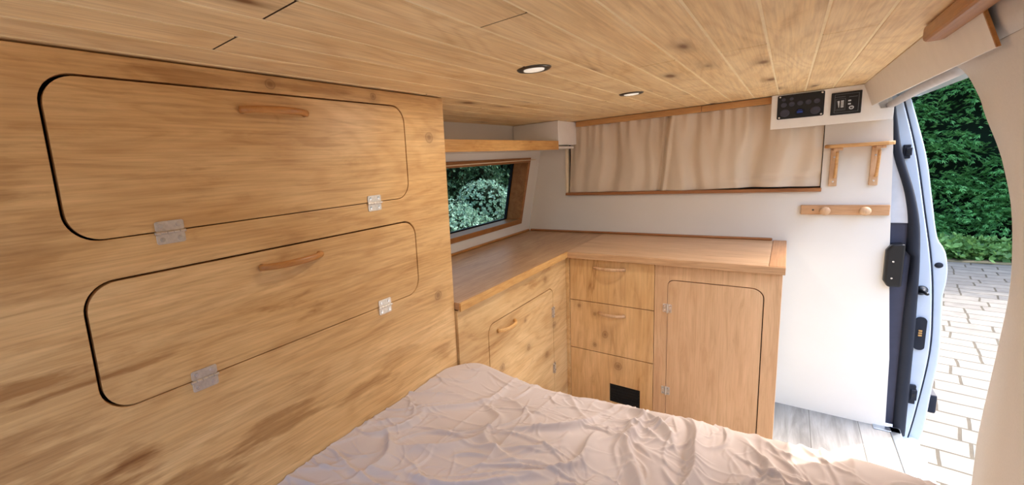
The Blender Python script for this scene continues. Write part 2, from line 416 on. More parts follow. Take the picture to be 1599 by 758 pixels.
bm = NB(); box(bm, -1.25, .345, YR, YB, ZF - .06, ZF); fl = struct('floor', bm, M['vinyl'])
bm = NB(); box(bm, -1.25, .36, YR, 2.6, ZF - .3, ZF - .061); struct('floor', bm, M['darkgrey'])
# aluminium sill strip
bm = NB(); box(bm, .3455, .374, 1.2, 2.305, ZF - .05, ZF + .004); box(bm, .3, .374, 2.262, 2.3, ZF, ZF + .004)
struct('trim_1', bm, M['brushed'], bevel=.002)
bm = NB(); box(bm, .34, .44, -.9, 2.6, ZF - .42, ZF - .052); struct('trim_2', bm, M['paint'], bevel=.02)

# ceiling boards: every board a bevelled slat in one mesh, pale tongue behind the grooves
PW = .0757; b0 = .110
joints = {0: 1.125, 1: 1.32, 2: 1.108, 4: 1.093, 5: .556, 7: .305, 9: .311, -1: .62, 3: .2, 6: 1.75, 8: 1.62, 10: 1.4, 11: .9}
bm = NB(); jn = NB()
for k in range(-1, 16):
    xa, xb = b0 - PW * (k + 1) + .0019, b0 - PW * k - .0019
    if k == -1: xb = .187
    cuts = [YR, joints.get(k, 1.0 + .3 * math.sin(k * 3.3)), 2.262]
    if k == 5: cuts = [YR, .556, 1.9, 2.262]
    for a, b in zip(cuts, cuts[1:]):
        g0 = .0014 if a != YR else 0; g1 = .0014 if b != 2.262 else 0
        box(bm, xa, xb, a + g0, b - g1, ZC, ZC + .009)
        if b != 2.262: box(jn, xa, xb, b - .003, b + .003, ZC + .0009, ZC + .0060)
struct('ceiling', bm, M['ceil'], bevel=.0016, seg=2); struct('ceiling', jn, M['dim'])
bm = NB(); box(bm, -1.16, .2, YR, 2.27, ZC + .0012, ZC + .006); gt = struct('ceiling', bm, M['groove'])
bm = NB(); box(bm, -1.3, .33, YR, 2.7, ZC + .03, ZC + .10); struct('ceiling', bm, M['paint'])
# dark slot above the bulkhead batten and the pine batten carrying the curtain
bm = NB(); box(bm, -1.2, .25, 2.262, 2.40, ZC + .006, ZC + .03); struct('trim_3', bm, M['dim'])
bm = NB(); box(bm, -.85, -.30, 2.274, 2.293, .166, .1935); struct('trim_4', bm, M['pine_x'], bevel=.002)
bm = NB(); box(bm, -.299, .06, 2.272, 2.293, .166, .1925); struct('trim_5', bm, M['pine_x'], bevel=.002)

# bulkhead: white panel with a curtained window opening
def brx(z): return interp(z, [(.2, .262), (.055, .276), (-.036, .282), (-.434, .30), (-.83, .327), (-1.115, .335)])
outer = [(-1.22, ZF), (brx(ZF), ZF)] + [(brx(z), z) for z in (-.97, -.83, -.63, -.434, -.23, -.036, .055, .2)] + [(-1.22, .2)]
hole = [(-.904, -.178), (.100, -.178), (.100, .178), (-.904, .178)]
bm = NB(); plate(bm, outer, [hole], 'y', YB, YB + .022); wf = struct('wall_front', bm, M['white'])
bm = NB(); box(bm, -1.3, .26, 2.42, 2.44, -1.2, .3); struct('wall_front', bm, M['cabdark'])  # added dark sheet: paints the cab's shade and keeps sun out
bm = NB(); box(bm, -.912, .102, YB - .016, YB + .03, -.190, -.176); struct('trim_6', bm, M['trim_x'], bevel=.0015)
bm = NB(); box(bm, -.914, -.903, YB - .006, YB + .03, -.176, .066); struct('trim_7', bm, M['edge'], bevel=.001)
# faint panel joint
bm = NB(); box(bm, -.4205, -.4195, YB - .0006, YB, -.372, -.192); struct('trim_8', bm, M['white'])

# left wall, leaning, with a window opening
def wx(z): return -1.141 + .19 * (z + .39)
WY0, WY1, WZ0, WZ1 = 1.02, 2.175, -.335, .026
def wall_strip(bm, y0, y1, z0, z1, t=.02):
    vs = []
    for (y, z, d) in ((y0, z0, 0), (y1, z0, 0), (y1, z1, 0), (y0, z1, 0), (y0, z0, t), (y1, z0, t), (y1, z1, t), (y0, z1, t)):
        vs.append(bm.verts.new((wx(z) - d, y, z)))
    for f in ((0, 3, 2, 1), (4, 5, 6, 7), (0, 1, 5, 4), (1, 2, 6, 5), (2, 3, 7, 6), (3, 0, 4, 7)): bm.faces.new([vs[i] for i in f])
bm = NB()
wall_strip(bm, .5, WY0, ZF, .058); wall_strip(bm, WY1, YB, -.6, .058); wall_strip(bm, WY0, WY1, -.6, WZ0); wall_strip(bm, WY0, WY1, WZ1, .058)
box(bm, -1.24, -1.18, .5, YB, ZF, -.6)
box(bm, -1.15, -1.10, .5, YB, .05, ZC + .02)
box(bm, -1.24, -1.19, YR, .52, ZF, ZC + .02)
struct('wall_left', bm, M['white'])
bm = NB(); box(bm, -1.36, -1.30, YR, 2.6, -1.5, -.36); box(bm, -1.28, -1.2, YR, 2.6, .06, .3); box(bm, -1.34, -1.24, YR, WY0 - .02, -.4, .1); box(bm, -1.34, -1.24, 2.62, 2.9, -.4, .1)
struct('wall_left', bm, M['paint'])
# window 1
win = thing('window_1', (wx(-.15), 1.6, -.15), None, None); win['kind'] = 'structure'; del_cat = None
def bar(bm, y0, y1, z0, z1, front=.006, depth=.080):
    vs = []
    for d in (-front, depth):
        for (y, z) in ((y0, z0), (y1, z0), (y1, z1), (y0, z1)): vs.append(bm.verts.new((wx(z) - d, y, z)))
    for f in ((0, 1, 2, 3), (7, 6, 5, 4), (0, 4, 5, 1), (1, 5, 6, 2), (2, 6, 7, 3), (3, 7, 4, 0)): bm.faces.new([vs[i] for i in f])
FW = .026
bm = NB(); bar(bm, WY0, WY1, WZ0, WZ0 + FW); bar(bm, WY0, WY1, WZ1 - FW, WZ1); bar(bm, WY0, WY0 + FW, WZ0 + FW, WZ1 - FW); bar(bm, WY1 - FW, WY1, WZ0 + FW, WZ1 - FW)
obj('window_frame', bm, M['frame'], win, bevel=.0015)
bm = NB(); bar(bm, WY0 + .01, WY1 - .01, WZ0 + .01, WZ1 - .01, front=-.080, depth=.084); obj('glass_pane', bm, M['glass'], win)
bm = NB()
for a in (((WY0 + .005), WY1 - .005, WZ0 + .004, WZ0 + FW + .006), (WY1 - FW - .006, WY1 - .004, WZ0 + .004, WZ1 - .004)): bar(bm, *a, front=-.081, depth=.095)
obj('rubber_gasket', bm, M['matteblack'], win)
# thin pale curtain wire over the window
t = NB(); cyl(t, (wx(.012) + .022, .98, .008), (wx(.014) + .022, 2.20, .014), .0022, n=10)
tag(obj('curtain_wire', t, M['edge'], smooth=True), 'thin cream curtain wire stretched across the top of the side window', 'curtain wire')

# right side: curved beige lining behind the sliding-door opening
XR = [(.2, .196), (.13, .221), (0, .275), (-.15, .305), (-.3, .328), (-.5, .34), (-.757, .343), (-1.2, .345)]
EDGE = [(.128, 1.32), (.120, 1.275), (.098, 1.245), (.06, 1.245), (.016, 1.262), (-.065, 1.249), (-.144, 1.249), (-.268, 1.288), (-.395, 1.338), (-.522, 1.383), (-.655, 1.411), (-.757, 1.413), (-1.115, 1.41)]
sp = spline([(z, y, 0) for z, y in EDGE], 6)
EDG = [(p.x, p.y) for p in sp]
def smooth_xr(z):
    return sum(interp(z + d, XR) for d in (-.05, -.025, 0, .025, .05)) / 5
bm = NB(); rows = []
zs = [p[0] for p in EDG]
for z, ye in EDG:
    rows.append([bm.verts.new((smooth_xr(z), YR + (ye - YR) * k / 14, z)) for k in range(15)])
for a, b in zip(rows, rows[1:]):
    for i in range(14): bm.faces.new((a[i], a[i + 1], b[i + 1], b[i]))
top = []
for z in (.1285, .15, .17, .195, .21):
    top.append([bm.verts.new((smooth_xr(z), YR + (2.30 - YR) * k / 20, z)) for k in range(21)])
for a, b in zip(top, top[1:]):
    for i in range(20): bm.faces.new((a[i], a[i + 1], b[i + 1], b[i]))
wr = struct('wall_right', bm, M['lining'], smooth=True)
md = wr.modifiers.new('s', 'SOLIDIFY'); md.thickness = .045; md.offset = -1
# check the side to which it thickens: normals must face the room
me = wr.data
if me.polygons[5].normal.x > 0: me.flip_normals()
# outer white body header above the opening
bm = NB(); box(bm, .285, .36, YR, 2.45, .142, .24); struct('wall_right', bm, M['paint'], bevel=.008)
# valance board over the opening
def valance(bm, y0, y1, off0, off1, z0=.115, z1=.1925):
    n = Vector((-(z1 - z0), 0, -(.214 - .190))).normalized()
    pts = []
    for y in (y0, y1):
        for (x, z) in ((.190, z1), (.214, z0)):
            for o_ in (off0, off1): pts.append(Vector((x, y, z)) - n * o_)
    v = [bm.verts.new(p) for p in pts]
    for f in ((0, 1, 3, 2), (4, 6, 7, 5), (0, 4, 5, 1), (2, 3, 7, 6), (0, 2, 6, 4), (1, 5, 7, 3)): bm.faces.new([v[i] for i in f])
bm = NB(); valance(bm, 1.02, 2.245, 0, .005); va = struct('trim_9', bm, M['valance'], bevel=.001)
bm = NB(); valance(bm, 1.0155, 1.0198, 0, .004); struct('trim_10', bm, M['dark_y'])
bm = NB(); box(bm, .172, .201, .0, 1.222, .164, .193); struct('trim_11', bm, M['dark_y'], bevel=.007, seg=3)
# grey header seal under the opening top
bm = NB(); sweep(bm, [(.262, 1.45, .130), (.258, 1.8, .124), (.262, 2.29, .112)], .012, n=10); struct('trim_12', bm, M['lightgrey'], smooth=True)

# ------------------------------------------------------------------ door pillar at the front of the opening
pil = thing('door_1', (.4, 2.36, ZF), None, None); pil['kind'] = 'structure'
def strip(bm, tabL, tabR, y0, y1, z0, z1, n=40):
    prev = None
    for i in range(n + 1):
        z = z0 + (z1 - z0) * i / n
        xl = interp(z, tabL); xr = interp(z, tabR)
        cur = [bm.verts.new(p) for p in ((xl, y0, z), (xr, y0, z), (xr, y1, z), (xl, y1, z))]
        if prev:
            for k in range(4): bm.faces.new((prev[k], prev[(k + 1) % 4], cur[(k + 1) % 4], cur[k]))
        else: bm.faces.new(cur[::-1])
        prev = cur
    bm.faces.new(prev)
def smtab(tab, n=8):
    return [(p.x, p.y) for p in spline([(z, x, 0) for z, x in sorted(tab)], n)]
SL = smtab([(.13, .262), (.058, .273), (-.059, .287), (-.22, .328), (-.38, .343), (-.684, .334), (-1.114, .338)])
SR = smtab([(.13, .279), (.06, .290), (-.061, .311), (-.221, .353), (-.378, .376), (-.674, .387), (-1.153, .393)])
LN = smtab([(.142, .300), (-.064, .347), (-.28, .383), (-.464, .412), (-.63, .427), (-.812, .433), (-1.058, .416), (-1.195, .401)])
OUT = smtab([(.147, .321), (-.067, .374), (-.227, .4), (-.369, .423), (-.418, .445), (-.481, .456), (-.539, .457), (-.583, .453), (-.632, .455), (-.813, .462), (-.968, .454), (-1.148, .444), (-1.24, .414)], 6)
# seal
pts = []; rad = []
for i in range(60):
    z = .125 - 1.27 * i / 59
    a, b = interp(z, SL), interp(z, SR)
    lo = a + (b - a) * (.0 if z > -.42 else .38)   # lower half: the dark pillar cover shows beside the seal
    pts.append(((lo + b) / 2, 2.325, z)); rad.append(((b - lo) / 2, .016))
bm = NB(); sweep(bm, pts, rad, n=14, up=(0, 1, 0)); obj('door_seal', bm, M['matteblack'], pil, smooth=True, label='black rubber door seal')
bm = NB(); strip(bm, [(z, brx(z) - .01) for z in (-1.115, -.83, -.434, -.31)], [(z, interp(z, SR) - .01) for z in (-1.115, -.9, -.6, -.4, -.31)], 2.33, 2.345, ZF + .003, -.315)
obj('lower_pillar_cover', bm, M['darkgrey'], pil, label='dark grey lower pillar cover')
bm = NB(); strip(bm, [(z, brx(z) - .02) for z in (-.315, -.036, .13)], SL, 2.322, 2.345, -.313, .13)
obj('upper_pillar_cover', bm, M['lightgrey'], pil, label='light grey upper pillar cover')
bm = NB(); strip(bm, [(z, x - .02) for z, x in SR], [(z, x - .002) for z, x in LN], 2.345, 2.42, -1.40, .15); obj('painted_pillar', bm, M['paint'], pil, bevel=.004, label='white painted pillar face')
bm = NB(); strip(bm, [(z, x - .004) for z, x in LN], [(z, x + .004) for z, x in LN], 2.358, 2.41, -1.2, .15); obj('gap_strip', bm, M['matteblack'], pil)
dr = thing('door_2', (.43, 2.4, ZF), None, None); dr['kind'] = 'structure'
bm = NB(); strip(bm, [(z, x + .003) for z, x in LN], OUT, 2.372, 2.62, -1.24, .15, n=70); o = obj('door_edge', bm, M['paint'], dr, bevel=.008, seg=3); 
bm = NB(); lathe(bm, (.434, 2.372, -.473), (0, -1, 0), [(.0001, 0), (.010, 0), (.0105, .002), (.008, .004), (.0001, .0042)], 18); obj('access_plug', bm, M['matteblack'], dr, smooth=True)
bm = NB(); box(bm, .452, .474, 2.39, 2.5, -1.06, -.985); obj('edge_bumper', bm, M['matteblack'], dr, bevel=.006)
# contact plate, catches, locating peg on the painted face
bm = NB(); plate(bm, rrect(.389, .417, -.795, -.668, .0135), [], 'y', 2.336, 2.345)
cp = obj('contact_plate', bm, M['matteblack'], pil, bevel=.0015)
for k in range(3):
    bm = NB(); box(bm, .398, .407, 2.3335, 2.337, -.722 - k * .009, -.716 - k * .009); obj('brass_contact', bm, plain('brass', (196, 160, 110), .3, .5, 1.) if k == 0 else bpy.data.materials['brass'], cp, label='brass contact pad')
for (zc, xc, h) in ((-.055, .322, .05), (-.975, .400, .075)):
    bm = NB(); box(bm, xc - .009, xc + .009, 2.332, 2.346, zc - h / 2, zc + h / 2); box(bm, xc - .004, xc + .012, 2.328, 2.345, zc - h * .28, zc + h * .28)
    c_ = obj('door_catch', bm, M['matteblack'], pil, bevel=.002)
    bm = NB(); box(bm, xc, xc + .006, 2.3265, 2.329, zc - .006, zc + .006); obj('catch_slot', bm, M['black'], c_)
bm = NB(); lathe(bm, (.394, 2.345, -.566), (.25, -1, -.1), [(.018, 0), (.018, .004), (.012, .010), (.006, .016), (.005, .034), (.006, .036), (.0045, .042)], 18); obj('locating_peg', bm, M['black'], pil, smooth=True)
# black grab handle
gh = thing('grab_handle', (.315, 2.28, -.46), 'black moulded grab handle bolted to the door pillar beside the white partition', 'handle')
bm = NB(); plate(bm, [(.288, -.41), (.300, -.388), (.335, -.384), (.335, -.545), (.300, -.548), (.288, -.525)], [], 'y', 2.272, 2.322)
obj('grip', bm, M['black'], gh, bevel=.007, seg=3)
for z in (-.450, -.513):
    bm = NB(); lathe(bm, (.308, 2.272, z), (0, -1, 0), [(.0001, 0), (.0035, 0), (.003, .0015), (.0001, .0016)], 12); obj('screw', bm, M['chrome'], gh)

# ================================================================== TALL STORAGE CABINET (left)
def hinge(parent, c, ax, along, ln=.042, wd=.036, label='nickel butt hinge'):
    """ax: normal axis ('x' -> faces +x, 'y' -> faces -y); along: axis of the pin; c: centre on the surface"""
    c = Vector(c); nrm = Vector((1, 0, 0)) if ax == 'x' else Vector((0, -1, 0))
    A = Vector((0, 1, 0)) if along == 'y' else Vector((0, 0, 1)); B = nrm.cross(A)
    bm = NB()
    for s in (-1, 1):
        pr = rrect(-ln / 2, ln / 2, .0018, wd / 2, .0035, 4)
        lo = [bm.verts.new(c + A * a + B * b * s) for a, b in pr]; hi = [bm.verts.new(c + A * a + B * b * s + nrm * .0014) for a, b in pr]
        n = len(pr); bm.faces.new(lo); bm.faces.new(hi)
        for i in range(n): bm.faces.new((lo[i], lo[(i + 1) % n], hi[(i + 1) % n], hi[i]))
    nk = 5
    for k in range(nk):
        a0 = -ln / 2 - .002 + (ln + .004) * k / nk; a1 = a0 + (ln + .004) / nk - .0006
        cyl(bm, c + A * a0 + nrm * .0024, c + A * a1 + nrm * .0024, .0025, n=12)
    h = obj('hinge', bm, M['steel'], parent, bevel=.0003, seg=1)
    for s in (-1, 1):
        for a in (-.3, .3):
            p = c + A * (a * ln) + B * s * wd * .3 + nrm * .0013
            bm = NB(); lathe(bm, p, nrm, [(.0038, 0), (.0036, .0007), (.0012, .0009)], 14)
            cyl(bm, p + nrm * .0008, p + nrm * .0012, .0013, n=8)
            obj('screw', bm, M['chrome'], h)
    return h
def bow_handle(parent, p0, p1, nrm, h=.022, r=.0055, mat=None):
    p0 = Vector(p0); p1 = Vector(p1); nrm = Vector(nrm); pts = []; rad = []
    n = 20
    for i in range(n + 1):
        t = i / n; e = abs(2 * t - 1)
        pts.append(p0.lerp(p1, t) + nrm * (h * (1 - e ** 2.6) + .002)); rad.append((r * (.75 + .25 * (1 - e)), r * (1.25 - .15 * e)))
    bm = NB(); sweep(bm, pts, rad, n=12, up=(0, 0, 1) if abs(nrm.z) < .5 else (0, 1, 0))
    for p in (p0, p1):
        d = (p1 - p0).normalized() * (.006 if p is p0 else -.006)
        cyl(bm, p + d, p + d + nrm * .009, r * 1.2, r, n=12)
    return obj('handle', bm, mat or M['handle'], parent, smooth=True)

cab = thing('storage_cabinet', (-.93, .1, ZF), 'tall golden plywood storage cabinet with two long flap doors along the left wall', 'cabinet')
flaps = [((.116, .811), (-.067, .160)), ((.120, .824), (-.320, -.125))]
holes = [rrect(a[0], a[1], b[0], b[1], .042, 10) for a, b in flaps]
bm = NB(); plate(bm, [(YR + .1, ZF), (.973, ZF), (.973, .1905), (YR + .1, .1905)], holes, 'x', XL - .015, XL)
obj('front_panel', bm, M['cab'], cab, bevel=.0012)
bm = NB(); box(bm, -1.185, XL - .0155, .958, .973, ZF, .1905); obj('side_panel', bm, M['base'], cab)
bm = NB(); box(bm, -1.04, -.7455, YR + .1, .957, -.35, .1); 
for f in list(bm.faces): pass
bm.free(); bm = NB(); box(bm, -.775, -.770, YR + .1, .957, -.36, .19); obj('gap_shade', bm, M['dim'], cab)  # dark sheet painting the shade behind the flap gaps
for i, (a, b) in enumerate(flaps):
    g = .0052
    bm = NB(); plate(bm, rrect(a[0] + g * .9, a[1] - g * .55, b[0] + .0018, b[1] - g * .62, .040, 10), [], 'x', XL - .015, XL - .0005)
    d = obj('flap_door', bm, M['cab_flap'], cab, bevel=.0015)
    d['label'] = 'upper flap door' if i == 0 else 'lower flap door'
    hz = .126 if i == 0 else -.157
    bow_handle(d, (XL, .383, hz), (XL, .523, hz), (1, 0, 0))
for (y, z) in ((.245, -.068), (.686, -.068), (.262, -.321), (.692, -.321)): hinge(cab, (XL, y, z), 'x', 'y')

# ================================================================== WORKTOP, BASE UNITS
wt = thing('worktop', (-.7, 2.0, ZW), 'L-shaped reddish-brown wooden worktop running under the side window and the curtain', 'worktop')
bm = NB(); box(bm, -1.15, -.714, .9745, YB - .001, ZW - .022, ZW); obj('worktop_board', bm, M['top_y'], wt, bevel=.0012)
bm = NB(); box(bm, -.7135, -.0335, 1.786, YB - .001, ZW - .022, ZW); obj('worktop_board', bm, M['top_x'], wt, bevel=.0012)
bm = NB(); box(bm, -.033, .010, 1.784, YB - .001, ZW - .024, ZW + .0012); obj('end_strip', bm, wood('end_strip_wood', (204, 158, 114), (190, 140, 96), (160, 110, 70), 'y', 'x', .4, blotch=.6, figure=.1, fibre=.6, seed=21), wt, bevel=.002)
bm = NB(); box(bm, -.714, -.708, .9745, 1.7855, ZW - .026, ZW - .0005); obj('front_lipping', bm, M['pine_y'], wt, bevel=.0012, label='pale front lipping')
bm = NB(); box(bm, -.7135, .010, 1.7785, 1.7855, ZW - .026, ZW - .0005); obj('front_lipping', bm, M['top_x'], wt, bevel=.0012)
bm = NB()
vs = [(-1.142, 0), (-1.126, 0), (-1.126, .006), (-1.139, .012)]
box(bm, -1.150, -1.128, .9745, YB - .014, ZW + .0003, ZW + .011); obj('back_trim', bm, M['dark_y'], wt, bevel=.004, label='dark trim along the wall')
bm = NB(); box(bm, -1.127, -.036, YB - .013, YB - .0005, ZW + .0003, ZW + .011); obj('back_trim', bm, M['trim_x'], wt, bevel=.004, label='dark trim along the wall')

ZT = ZW - .0262
bc = thing('base_cabinet', (-.9, 1.38, ZF), 'knotty pale plywood base cabinet with one corner door under the side window', 'cabinet')
dy0, dy1, dz0, dz1 = 1.139, 1.652, -1.00, -.519
XB = -.722
bm = NB(); plate(bm, [(.9745, ZF), (1.795, ZF), (1.795, ZT), (.9745, ZT)], [rrect(dy0, dy1, dz0, dz1, .035, 8)], 'x', XB - .015, XB)
obj('front_panel', bm, M['base'], bc, bevel=.001)
bm = NB(); plate(bm, rrect(dy0 + .0035, dy1 - .0015, dz0 + .002, dz1 - .0035, .033, 8), [], 'x', XB - .015, XB - .0003)
d = obj('door', bm, M['base'], bc, bevel=.0012); bow_handle(d, (XB, 1.195, -.556), (XB, 1.320, -.556), (1, 0, 0), mat=M['pine_y'])
for z in (-.628, -.878): hinge(bc, (XB, 1.652, z), 'x', 'z', ln=.045, wd=.03)
bm = NB(); box(bm, -.775, -.771, .98, 1.79, ZF, ZT); obj('gap_shade', bm, M['dim'], bc)  # dark sheet as painted shade behind the door gap

du = thing('drawer_unit', (-.54, 2.0, ZF), 'plywood drawer unit of three drawers in the corner beneath the worktop', 'drawers')
XA, XM, XE = -.7075, -.3715, .004
bm = NB(); box(bm, -.7218, XA, YF - .004, YF + .012, ZF, ZT); obj('corner_post', bm, M['base'], du, bevel=.001)
bm = NB(); box(bm, -.72, XM, YF + .02, YF + .03, ZF, ZT); obj('gap_shade', bm, M['dim'], du)  # shade between the drawers, painted as a dark sheet
zz = [ZT - .001, -.609, -.831, ZF + .01]
vent_x0, vent_x1, vent_z0, vent_z1 = -.539, -.420, -1.045, -.962
for i in range(3):
    z1, z0 = zz[i], zz[i + 1]
    bm = NB()
    ol = [(XA + .0015, z0 + .0015), (XM - .0015, z0 + .0015), (XM - .0015, z1 - .0015), (XA + .0015, z1 - .0015)]
    hl = [[(vent_x0, vent_z0), (vent_x1, vent_z0), (vent_x1, vent_z1), (vent_x0, vent_z1)]] if i == 2 else []
    plate(bm, ol, hl, 'y', YF, YF + .015)
    d = obj('drawer', bm, M['drawer'], du, bevel=.0012, label=['top drawer', 'middle drawer', 'bottom drawer with black outlet'][i])
    if i < 2: bow_handle(d, (-.602 + .02 * i, YF, -.456 - .196 * i), (-.478, YF, -.454 - .196 * i), (0, -1, 0), h=.02, mat=M['beech'])
    else:
        bm = NB(); box(bm, vent_x0, vent_x1, YF + .004, YF + .012, vent_z0, vent_z1)
        for k in range(6):
            z = vent_z0 + .008 + k * .013; box(bm, vent_x0 + .004, vent_x1 - .004, YF + .0015, YF + .006, z, z + .005)
        obj('outlet_grille', bm, M['black'], d, bevel=.001, label='black outlet grille')
cu = thing('cupboard', (-.18, 2.0, ZF), 'smooth reddish plywood cupboard with a rounded door at the end of the worktop', 'cupboard')
bm = NB(); plate(bm, [(XM, ZF), (XE, ZF), (XE, ZT), (XM, ZT)], [rrect(-.3275, -.040, -1.085, -.476, .036, 10, rs=(.036, .022, .02, .036))], 'y', YF, YF + .015)
obj('front_panel', bm, M['cupboard'], cu, bevel=.001)
bm = NB(); plate(bm, rrect(-.326, -.0428, -1.083, -.479, .034, 10, rs=(.034, .02, .02, .034)), [], 'y', YF + .0003, YF + .015)
obj('door', bm, M['cupboard'], cu, bevel=.0012)
bm = NB(); box(bm, XM, XE - .001, YF + .02, YF + .03, ZF, ZT); obj('gap_shade', bm, M['dim'], cu)  # dark sheet gives the cupboard gap its painted shade
bm = NB(); box(bm, XE - .012, XE, YF + .0155, YB - .001, ZF, ZT); obj('side_panel', bm, M['edge'], cu, bevel=.0008, label='pale side panel')
for z in (-.590, -.930): hinge(cu, (-.3275, YF, z), 'y', 'z', ln=.034, wd=.03)

# ================================================================== BED
bed = thing('bed', (-.2, 0, ZF), 'bed with a crumpled beige cotton sheet across the rear of the van', 'bed')
X0, X1, Y0, Y1 = XL + .002, .338, YR + .05, 1.022
ZB = -.578
bm = NB(); box(bm, X0 + .03, X1 - .02, Y0 + .02, Y1 - .07, ZF, -.77); obj('bed_base', bm, M['cupboard'], bed)
def sheet():
    rng = np.random.RandomState(11)
    nx, ny = 560, 640
    xs = np.linspace(X0, X1, nx)
    yl = Y1 - Y0 + .22
    ya = np.concatenate([np.linspace(0, Y0 * -1 + .1, 60, endpoint=False), np.linspace(-Y0 + .1, yl, ny - 60)])
    X, S = np.meshgrid(xs, ya, indexing='ij')
    Y = S + Y0                      # arc-length coordinate along the mattress
    H = np.zeros_like(X)
    # broad undulation (smooth random field)
    for k in range(26):
        fx, fy = rng.uniform(-9, 9), rng.uniform(-7, 7); H += .0011 * np.sin(fx * X * 2 + fy * Y * 2 + rng.uniform(0, 6.28))
    # warped coordinates so folds are not straight
    WX = X + .018 * np.sin(7 * Y + 3 * X) + .008 * np.sin(19 * Y + 11 * X + 1) + .004 * np.sin(41 * Y - 23 * X)
    WY = Y + .018 * np.sin(8 * X - 2 * Y + 2) + .007 * np.sin(23 * X + 9 * Y)
    def ridge(cx, cy, ang, ln, w, a, skew=.5, bend=0.):
        ca, sa = math.cos(ang), math.sin(ang)
        u = (WX - cx) * ca + (WY - cy) * sa; v = -(WX - cx) * sa + (WY - cy) * ca
        v = v - bend * (u / ln) ** 2 * ln
        fade = np.clip(1 - (np.abs(u) / ln) ** 2.2, 0, 1)
        ww = np.where(v > 0, w * (1 + skew), w * (1 - skew))
        return a * fade * (np.exp(-np.abs(v / ww) ** 1.5) - .35 * np.exp(-(v / (w * 2.6)) ** 2))
    # random folds: fore-aft on the door side, slanting near the cabinet
    for k in range(270):
        cx = rng.uniform(X0, X1); cy = rng.uniform(.15, 1.0)
        q = (cx - X0) / (X1 - X0)
        base = 95 - 55 * (1 - q) if rng.rand() < .62 else (150 + 20 * rng.randn())
        ang = R(base + 20 * rng.randn())
        amp = rng.uniform(.0012, .0050) * (1.15 - .35 * (1 - q))
        if cy > .93: amp *= .6
        H += ridge(cx, cy, ang, rng.uniform(.03, .14), rng.uniform(.003, .009), amp, rng.uniform(-.55, .55), rng.uniform(-.6, .6))
    for k in range(330):
        cx = rng.uniform(X0, X1); cy = rng.uniform(.2, 1.02); q = (cx - X0) / (X1 - X0)
        ang = R((95 - 45 * (1 - q) if rng.rand() < .65 else 160) + 24 * rng.randn())
        H += ridge(cx, cy, ang, rng.uniform(.02, .07), rng.uniform(.0022, .0045), rng.uniform(.0008, .0022), rng.uniform(-.5, .5), rng.uniform(-.8, .8))
    for (cx, cy, dg, ln, wd, a, sk, bd) in [
        (-.60, .80, 62, .16, .012, .006, .4, .2), (-.52, .63, 40, .12, .012, .009, -.4, .3), (-.46, .70, 130, .11, .010, .007, .5, -.3),
        (-.36, .80, 48, .13, .012, .009, .4, .3), (-.30, .72, 75, .12, .011, .010, -.4, .2), (-.22, .82, 105, .13, .012, .011, .5, -.2),
        (-.20, .93, 140, .09, .010, .008, .4, .3), (-.12, .86, 92, .13, .012, .012, -.5, .1), (-.06, .80, 84, .12, .012, .010, .4, -.2),
        (.01, .86, 98, .13, .012, .010, .5, .2), (.07, .80, 80, .12, .013, .010, -.4, .2), (-.42, .55, 25, .12, .013, .010, .5, .3),
        (-.60, .55, 110, .10, .011, .009, -.4, .3), (-.64, .66, 80, .08, .010, .008, .4, .2), (-.28, .60, 60, .12, .013, .010, .4, .2), (-.16, .68, 110, .12, .012, .011, .4, .2),
        (.16, .85, 100, .12, .016, .010, .4, .2), (.24, .9, 88, .10, .016, .008, .4, .2), (-.02, .66, 70, .12, .013, .010, -.4, .2)]:
        H += ridge(cx, cy, R(dg), ln, wd, a, sk, bd)
    # packing creases of the folded cloth
    for cx, a in ((-.545, .0014), (-.42, .0016), (-.33, .0009), (-.115, .0014), (.07, .0012)):
        d = np.abs(X - cx - .004 * np.sin(9 * Y)); H += a * np.exp(-(d / .0035)) * np.clip((Y - .2) * 2, 0, 1)
    for cy, a in ((.73, .0015), (.60, .0010), (.86, .0010), (.45, .0014)):
        d = np.abs(Y - cy - .004 * np.sin(11 * X)); H += a * np.exp(-(d / .0035))
    # gentle swell towards the cabinet and the mattress corner
    H += .006 * np.exp(-((X - X0 - .05) / .10) ** 2) * np.exp(-((Y - .85) / .30) ** 2)
    H += .004 * np.sin(3.1 * X + 1)
    H *= 1.95
    # roll the cloth over the front edge of the mattress
    rE = .045; edge = Y1 - rE - .075 * np.clip(1 - (X - X0) / .075, 0, 1) ** 2.2 + .008 * np.sin(6 * X + 1) + .004 * np.sin(17 * X)
    s = Y - edge
    th = np.clip(s / rE, 0, math.pi / 2)
    dn = np.clip(s - rE * math.pi / 2, 0, None)
    PY = np.where(s < 0, Y, edge + rE * np.sin(th)); PZ = np.where(s < 0, 0, -rE * (1 - np.cos(th)) - dn)
    nyv = np.where(s < 0, 0, np.sin(th)); nzv = np.where(s < 0, 1, np.cos(th))
    H = H * np.where(dn > 0, np.clip(1 - dn / .05, .3, 1), 1)
    PY = PY + nyv * H; PZ = ZB + PZ + nzv * H
    # tuck down at both long sides
    for xe, sg in ((X1, -1),):
        t = np.clip(1 - (xe - X) / .03, 0, 1); PZ -= .03 * t ** 2
    XC = np.where(PY > .955, np.maximum(X, -.7195), X)
    V = np.stack([XC, PY, PZ], -1).reshape(-1, 3)
    I = np.arange(nx * ny).reshape(nx, ny)
    Q = np.stack([I[:-1, :-1], I[1:, :-1], I[1:, 1:], I[:-1, 1:]], -1).reshape(-1, 4)
    me = bpy.data.meshes.new('fitted_sheet'); me.from_pydata(V.tolist(), [], Q.tolist()); me.materials.append(M['sheet'])
    for p in me.polygons: p.use_smooth = True
    o = bpy.data.objects.new('fitted_sheet', me); C.objects.link(o); o.parent = bed; o.location = -bed.location
    return o
sheet()

